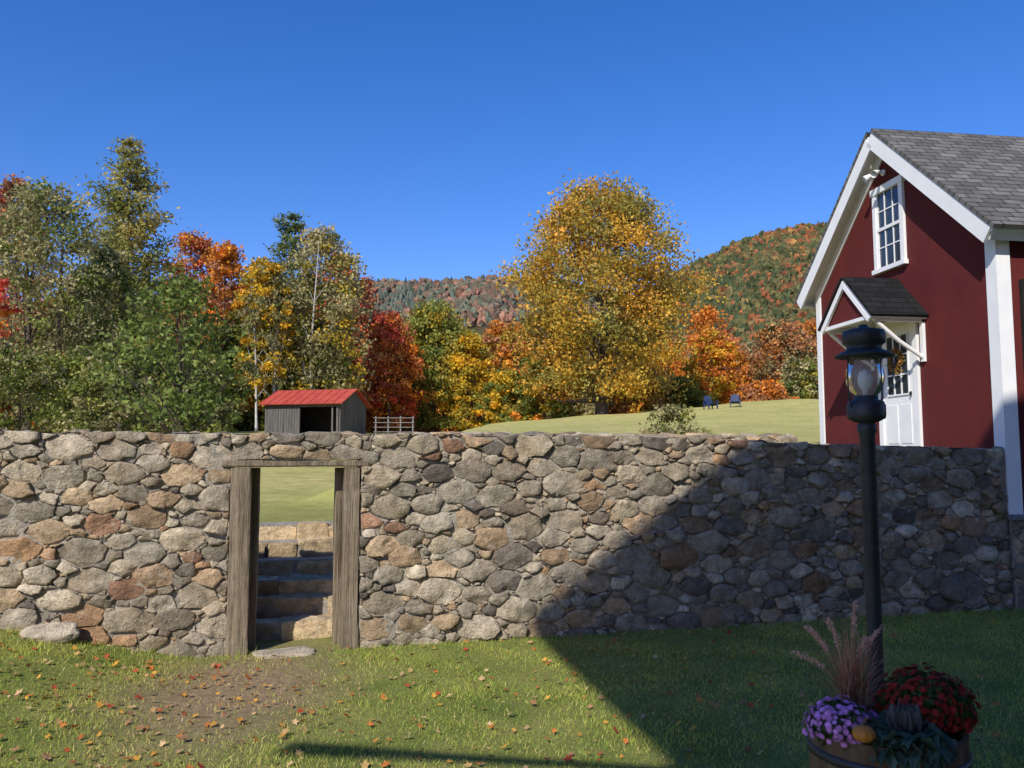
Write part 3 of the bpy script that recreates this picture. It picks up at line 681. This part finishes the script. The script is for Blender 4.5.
# ---------------------------------------------------------------- hills
def ico(sub):
    import bmesh
    bm=bmesh.new(); bmesh.ops.create_icosphere(bm,subdivisions=sub,radius=1); bm.verts.ensure_lookup_table()
    V=np.array([v.co[:] for v in bm.verts]);F=np.array([[v.index for v in f.verts] for f in bm.faces]); bm.free(); return V,F
SOIL=mat_noise('forest_floor',(.04,.035,.018),(.08,.06,.025),.02,.95,.1,.1)
def hill(name,xs,hs_,y0,y1,x0,x1,step,r,sub,seed,pal,wts,ycull=0,con_c=(.038,.052,.024),con_b=.16):
    rng=np.random.default_rng(seed)
    def hz(X,Y):
        c=np.interp(X,xs,hs_); t=np.clip((Y-y0)/(y1-y0),0,1); z=c*t-np.clip(Y-y1,0,1e9)*.35
        return z+ (6*np.sin(X*.021+Y*.013)+4*np.sin(X*.05-Y*.03))*t*(1-t)*4*.8
    e=empty(name,((x0+x1)/2,y1,0))
    gx=np.linspace(x0,x1,60);gy=np.linspace(y0,y1+200,40);GX,GY=np.meshgrid(gx,gy);Z=hz(GX,GY)
    q=(np.arange(39)[:,None]*60+np.arange(59)).ravel()
    nmesh('slope',np.stack([GX.ravel(),GY.ravel(),Z.ravel()],1),np.stack([q,q+1,q+61,q+60],1),SOIL,smooth=True,parent=e)
    X,Y=np.meshgrid(np.arange(x0,x1,step),np.arange(max(y0,ycull),y1+30,step)); X=X.ravel()+rng.uniform(-.5,.5,X.size)*step; Y=Y.ravel()+rng.uniform(-.5,.5,Y.size)*step
    n=len(X);Z=hz(X,Y); V0,F0=ico(sub); m_=len(V0)
    patch=np.array([noise.noise(Vector((x*.010,y*.010,seed)))+.4*noise.noise(Vector((x*.04,y*.04,seed))) for x,y in zip(X,Y)])
    rr=r*rng.uniform(.5,1.4,n); con=rng.random(n)<con_b+1.7*np.clip(patch,0,1)
    hh=rr*np.where(con,1.5,1.2)
    V=V0[None]*(1+rng.normal(0,.28,(n,m_,1)))
    taper=np.where(con[:,None],np.clip(.62-.5*V0[None,:,2],.05,1.1),1.0)
    V=V*np.stack([rr[:,None]*taper*np.ones(m_),rr[:,None]*taper*np.ones(m_),hh[:,None]*np.ones(m_)],2)+np.stack([X,Y,Z+hh*.5],1)[:,None,:]
    pal=np.array(pal); c=pal[rng.choice(len(pal),n,p=wts)]*rng.uniform(.65,1.25,(n,1)); c[con]=np.array(con_c)*rng.uniform(.6,1.6,(con.sum(),1))
    F=(F0[None]+(np.arange(n)*m_)[:,None,None]).reshape(-1,3)
    cv=np.repeat(c,m_,0)*rng.uniform(.65,1.35,(n*m_,1))
    nmesh('forest',V.reshape(-1,3),F,HILLT,cv,False,e)
HP=[(.24,.085,.035),(.19,.07,.032),(.10,.085,.034),(.07,.072,.027),(.23,.125,.04),(.055,.062,.025),(.14,.09,.037)]
HWt=np.array([11,12,20,22,5,20,12.]);HWt/=HWt.sum()
hill('hill',[-50,30,85,132,171,220,258,307,374,500],[95,112,134,160,184,208,220,228,224,240],330,800,-40,480,3.8,2.6,2,3,HP,HWt,400)
hill('hill',[-900,-358,-256,-138,13,148,500],[248,286,296,294,303,280,200],600,1400,-900,420,8,5.2,1,4,[(.17,.105,.075),(.10,.095,.07),(.20,.10,.07),(.085,.10,.07),(.13,.085,.06)],None,1050,(.065,.08,.065),.1)  # far crowns greyed in their base colours to stand for haze
# ---------------------------------------------------------------- barn
yaw=math.radians(-14)
bx=(math.cos(yaw),math.sin(yaw),0); by=(-math.sin(yaw),math.cos(yaw),0)
bl=56.0
bz=float(g(-14,bl)); bn=empty('barn',(-14.5,58,bz))
BF=frame((-.298*bl,bl,bz-.25),bx,by,WZ); bw=5.5; bd=4.2; be=2.3; br_=3.25
box('back_wall',(0,bd-.1,0),(bw,bd,be),BARNW,BF,bn)
for a in (0,bw-.1):
    pmesh('gable_wall',[(a,.101,0),(a,bd-.101,0),(a,bd-.101,be),(a,bd/2,br_),(a,.101,be),(a+.1,.101,0),(a+.1,bd-.101,0),(a+.1,bd-.101,be),(a+.1,bd/2,br_),(a+.1,.101,be)],[(4,3,2,1,0),(5,6,7,8,9),(0,1,6,5),(1,2,7,6),(2,3,8,7),(3,4,9,8),(4,0,5,9)],BARNW,bn,matrix=BF)
nb=13
for i in range(nb):
    x=2.6*i/nb; box('front_board',(x+.01,.0+.01*(i%2),0),(x+2.6/nb-.01,.1,be),BARNW,BF,bn)
box('front_header',(2.6,.0,be-.28),(bw-.1,.1,be),BARNW,BF,bn); box('door_post',(4.9,.0,0),(5.02,.1,be-.282),BARNW,BF,bn); box('door_post',(bw-.25,.0,0),(bw-.102,.1,be-.282),BARNW,BF,bn)
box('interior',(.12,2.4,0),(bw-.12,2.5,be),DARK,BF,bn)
Lr=math.hypot(bd/2,br_-be)
for s in (-1,1):
    o_=Vector(BF@Vector((0,bd/2,br_))); dn=(Vector(by)*s*(bd/2)-Vector(WZ)*(br_-be)).normalized(); nr=(Vector(by)*s*(br_-be)+Vector(WZ)*(bd/2)).normalized()
    M=frame(o_,bx,dn,nr); box('roof',(-.3,0,.03),(bw+.3,Lr+.35,.10),REDROOF,M,bn)
    for i in range(10): box('roof_seam',(-.25+i*.6,0.02,.102),(-.21+i*.6,Lr+.34,.13),REDROOF,M,bn)
fe=empty('field_fence',(-8,56,3.5)); fz=float(g(-9,56))
GAL=mat_noise('weathered_fence',(.15,.14,.13),(.26,.25,.23),4,.8,.2,.01)
for i in range(4):
    x=-9.4+i*.85; box('post',(x,57,fz-.2),(x+.08,57.1,fz+1.35),GAL,None,fe)
for k in range(4): box('rail',(-9.5,56.95,fz+.25+.32*k),(-6.7,56.99,fz+.295+.32*k),GAL,None,fe)
# ---------------------------------------------------------------- adirondack chairs
def chair(x,y,rot):
    z=float(g(x,y)); e=empty('adirondack_chair',(x,y,z)); M=Matrix.Translation((x,y,z))@Matrix.Rotation(rot,4,'Z')
    for i in range(5): box('seat_slat',(-.27+0*.1,-.35+i*.12,.38-i*.025),(.27,-.25+i*.12,.405-i*.025),BLUEC,M,e)
    Mb=M@Matrix.Translation((0,.2,.28))@Matrix.Rotation(math.radians(-24),4,'X')
    for i in range(5): box('back_slat',(-.28+i*.114,0,0),(-.18+i*.114,.025,.78-.05*abs(i-2)),BLUEC,Mb,e)
    for s in (-.36,.30):
        box('front_leg',(s,-.38,0),(s+.06,-.28,.55),BLUEC,M,e); box('arm',(s-.03,-.42,.552),(s+.09,.40,.58),BLUEC,M,e); box('rear_leg',(s,.3,0),(s+.06,.38,.55),BLUEC,M,e)
        box('side_rail',(s+.062 if s<0 else s-.03,-.35,.25),(s+.09 if s<0 else s-.002,.35,.37),BLUEC,M,e)
chair(13.9,58,.3); chair(15.7,58.3,-.25)
# ---------------------------------------------------------------- lamp post
LX,LY=1.965,4.6; lp=empty('lamp_post',(LX,LY,0))
def lat(name,prof,mat,par,sides=32,c=(LX,LY)):
    V,F=lathe(prof,sides,c); return nmesh(name,V,F,mat,smooth=True,parent=par)
lat('pole',[(.075,0),(.075,.12),(.045,.16),(.041,.3),(.041,2.02),(.052,2.04),(.052,2.07),(.04,2.09)],BLACK,lp)
lat('burner_drum',[(.0,2.085),(.06,2.09),(.098,2.11),(.102,2.13),(.102,2.18),(.092,2.205),(.062,2.215),(.062,2.235),(.0,2.24)],BLACK,lp)
lat('globe',[(.06,2.236),(.078,2.26),(.096,2.30),(.102,2.34),(.098,2.38),(.082,2.42),(.07,2.45)],LGLASS,lp)
lat('mantle',[(.0,2.24),(.016,2.24),(.018,2.27),(.034,2.29),(.04,2.33),(.03,2.37),(.0,2.385)],WHITE,lp,16)
lat('hood',[(.07,2.445),(.155,2.452),(.158,2.46),(.12,2.482),(.092,2.495),(.092,2.515),(.112,2.53),(.116,2.575),(.108,2.60),(.06,2.612),(.03,2.615),(.02,2.635),(0,2.637)],BLACK,lp)
for k in range(4):
    t=k*math.pi/2+.35; c_,s_=math.cos(t),math.sin(t)
    V,F=tube([(LX+c_*r,LY+s_*r,z) for r,z in ((.1,2.17),(.118,2.22),(.12,2.34),(.115,2.42),(.125,2.46))],[.004]*5,6); nmesh('cage_wire',V,F,BLACK,smooth=True,parent=lp)
V,F=tube([(LX+.155,LY,2.45),(LX+.165,LY,2.40),(LX+.15,LY,2.3)],[.004]*3,5); nmesh('hook',V,F,BLACK,parent=lp)
# ---------------------------------------------------------------- planter and plants
PX,PY=1.83,4.2; pl=empty('barrel_planter',(PX,PY,0))
V,F=lathe([(.0,.50),(.33,.50),(.335,.59),(.362,.59),(.358,.35),(.33,.0)],56,(PX,PY))
ph=np.arange(len(V))%2; V[:,:2]=np.array([PX,PY])+(V[:,:2]-np.array([PX,PY]))*(1-.012*ph)[:,None]
nmesh('staves',V,F,BARREL,parent=pl)
for z in (.12,.46):
    lat('hoop',[(.338+z*.05,z),(.346+z*.05,z),(.348+z*.05,z+.04),(.338+z*.05,z+.04)],BLACK,pl,28,(PX,PY))
SOILD=mat_noise('potting_soil',(.02,.015,.01),(.05,.035,.025),20,.95,.8,.02); lat('soil',[(0,.565),(.332,.56)],SOILD,pl,24,(PX,PY))
def mum(name,c,rx,rz,pc,nf,fs,seed):
    rng=np.random.default_rng(seed); e=empty(name,tuple(c)); a=Acc(); c=np.array(c)
    n=nf*14; d=rng.normal(size=(n,3)); d[:,2]=np.abs(d[:,2])*.9-.25; d/=np.linalg.norm(d,axis=1)[:,None]
    P=c+d*np.array([rx,rx,rz])*rng.uniform(.6,.93,(n,1)); V,F=leafquads(P,.035,rng); a.add(V,F,np.repeat(np.array([.04,.07,.02])*rng.uniform(.6,1.4,(n,1)),4,0))
    a.make('leaves',LEAF,parent=e); a=Acc()
    gold=math.pi*(3-5**.5)
    for i in range(nf):
        z=1-1.3*(i+.5)/nf; r=math.sqrt(max(0,1-z*z)); th=i*gold; dn=np.array([r*math.cos(th),r*math.sin(th),z])+rng.normal(0,.07,3); dn/=np.linalg.norm(dn)
        p=c+dn*np.array([rx,rx,rz])*rng.uniform(.88,1.08)*(1+.07*math.sin(th*3+z*5))
        up=dn+rng.normal(0,.2,3); up/=np.linalg.norm(up); x=np.cross(up,[.3,.2,.9]); x/=np.linalg.norm(x); y=np.cross(up,x); s=fs*rng.uniform(.65,1.25); cc=np.array(pc)*rng.uniform(.7,1.25)
        for ring,(m_,lf,sz) in enumerate(((11,.25,1.0),(8,.6,.72),(5,1.3,.45))):
            for k in range(m_):
                t=6.283*(k+.5*ring)/m_; r_=math.cos(t)*x+math.sin(t)*y; s2=-math.sin(t)*x+math.cos(t)*y
                tip=p+(r_+up*lf*.6)*s*sz; mid=p+(r_*.55+up*lf*.4)*s*sz
                V=np.array([p+up*s*.1*ring,mid+s2*s*.17,tip,mid-s2*s*.17]); a.add(V,[(0,1,2,3)],cc*(.75+.2*ring) if ring else cc)
    a.make('flowers',PETAL,parent=e)
mum('purple_mum',(1.57,4.08,.62),.155,.12,(.57,.27,.60),230,.018,1)
mum('red_mum',(2.03,4.2,.67),.225,.18,(.29,.024,.017),400,.019,2)
def cabbage(c,seed):
    rng=np.random.default_rng(seed); e=empty('ornamental_cabbage',c); a=Acc(); c=np.array(c,float)
    for ring,(m_,L_,el,col) in enumerate([(11,.21,.15,(.07,.11,.075)),(10,.175,.5,(.08,.12,.08)),(9,.13,.9,(.10,.10,.10)),(7,.085,1.2,(.17,.07,.15)),(5,.05,1.4,(.24,.08,.2))]):
        for k in range(m_):
            t=6.283*(k+rng.uniform(-.2,.2)+.5*(ring%2))/m_; out=np.array([math.cos(t),math.sin(t),0]); sd=np.array([-math.sin(t),math.cos(t),0]); nU,nV=7,9; V=[];C=[]
            e_=el+rng.normal(0,.08)
            for i in range(nU):
                s=i/(nU-1); ang=e_-.5*s if ring<2 else e_+.4*s; 
                for j in range(nV):
                    q_=j/(nV-1)*2-1; wdt=L_*.62*math.sin(math.pi*min(1,.12+.68*s))**.7
                    ruff=.16*L_*max(abs(q_)**2,s**3)*math.sin(q_*14+k+s*9)
                    p=c+out*(L_*s*math.cos(ang))+np.array([0,0,1])*(L_*s*math.sin(ang)+.25*wdt*q_*q_)+sd*wdt*q_*(1-.15*s)+np.array([0,0,ruff])
                    V.append(p); C.append(np.array(col)*(1+ .8*(abs(q_)<.12)))
            F=[(i*nV+j,i*nV+j+1,(i+1)*nV+j+1,(i+1)*nV+j) for i in range(nU-1) for j in range(nV-1)]
            a.add(np.array(V),F,np.array(C))
    a.make('leaves',PETAL,True,e)
cabbage((1.81,3.96,.61),3)
PKC=(1.60,3.9,.645)
V,F=lathe([(.0001+ .05*math.sin(a),.038*-math.cos(a)) for a in np.linspace(0,math.pi,13)],40)
th=np.arctan2(V[:,1],V[:,0]); V[:,:2]*=((1+.09*np.abs(np.cos(th*5)))-.05)[:,None]; V+=np.array(PKC)
pk=empty('small_pumpkin',PKC); PUM=mat_noise('pumpkin_skin',(.55,.19,.03),(.65,.26,.04),8,.5,.1,.003); nmesh('body',V,F,PUM,smooth=True,parent=pk)
V,F=tube([(PKC[0],PKC[1],.677),(PKC[0]+.005,PKC[1],.70),(PKC[0]+.02,PKC[1],.715)],[.01,.007,.008],6); nmesh('stem',V,F,BARREL,smooth=True,parent=pk)
def fgrass(c,seed):
    rng=np.random.default_rng(seed); e=empty('fountain_grass',c); a=Acc(); c=np.array(c,float)
    for i in range(340):
        th=rng.uniform(0,6.28); L_=rng.uniform(.2,.54); sp_=rng.uniform(.03,.32)
        out=np.array([math.cos(th),math.sin(th),0]); sd=np.array([-math.sin(th),math.cos(th),0]); b0=c+rng.normal(0,.025,3)*np.array([1,1,0]); V=[]
        col=np.array([(.46,.17,.12),(.50,.30,.18),(.34,.15,.10),(.17,.17,.06),(.58,.28,.22)][rng.integers(5)])*rng.uniform(.7,1.2)
        for k in range(7):
            s=k/6; p=b0+out*sp_*s**1.6+np.array([0,0,L_*(s-.35*s**3*(sp_/.3))]); w_=.004*(1-s*.9); V+=[p-sd*w_,p+sd*w_]
        a.add(np.array(V),[(2*k,2*k+1,2*k+3,2*k+2) for k in range(6)],col)
    for (dx,dy,h,lean) in [(.0,0,.56,.03),(-.1,.02,.44,-.12),(.09,-.02,.44,.06),(-.14,-.03,.32,-.16),(.03,-.05,.40,.03),(-.05,0,.48,-.06),(-.03,.05,.42,-.15)]:
        p1=c+np.array([dx+lean,dy,h]); n=170
        md=(c+p1)/2+np.array([-dx*.3,0,.05])
        V,F=tube([c,md,p1],[.002,.002,.001],4); a.add(V,F,(.45,.3,.2))
        s=rng.uniform(.62,1.0,n)[:,None]; q_=(1-s)**2*c+2*s*(1-s)*(2*md-.5*(c+p1))+s*s*p1; q_=q_+rng.normal(0,.007,(n,3)); 
        V,F=leafquads(q_,.018,rng,asp=.2); a.add(V,F,np.repeat(np.array([.66,.40,.32])*rng.uniform(.7,1.2,(n,1)),4,0))
    a.make('blades',PETAL,parent=e)
fgrass((1.71,4.3,.60),6)
# ---------------------------------------------------------------- light, sky, camera
hd=Vector(d_).normalized(); el=math.asin(-hd.z); az=math.atan2(-hd.x,-hd.y)
sd_=bpy.data.lights.new('sun','SUN'); sd_.energy=5.0; sd_.angle=math.radians(.5); sd_.color=(1,.95,.87)
so=bpy.data.objects.new('sun',sd_); so.rotation_euler=hd.to_track_quat('-Z','Y').to_euler(); COL.objects.link(so)
w=bpy.data.worlds.new('World'); S.world=w; w.use_nodes=True; nt=w.node_tree
sk=nt.nodes.new('ShaderNodeTexSky'); sk.sky_type='NISHITA'; sk.sun_disc=False; sk.sun_elevation=el; sk.sun_rotation=az; sk.air_density=1.0; sk.dust_density=.35; sk.ozone_density=3.0; sk.altitude=300
hv=nt.nodes.new('ShaderNodeHueSaturation'); hv.inputs['Saturation'].default_value=1.33; nt.links.new(sk.outputs[0],hv.inputs['Color'])
tn=mixc(nt,1.0,hv.outputs[0],(1.15,.96,1.26),'MULTIPLY')
bg=nt.nodes['Background']; bg.inputs[1].default_value=.14; nt.links.new(tn,bg.inputs[0])
cam=bpy.data.cameras.new('camera'); cam.sensor_width=36; cam.lens=29.18; cam.clip_end=8000; cam.clip_start=.05
co=bpy.data.objects.new('camera',cam); co.location=(0,0,1.9); co.rotation_euler=(math.radians(95),0,0); COL.objects.link(co); S.camera=co
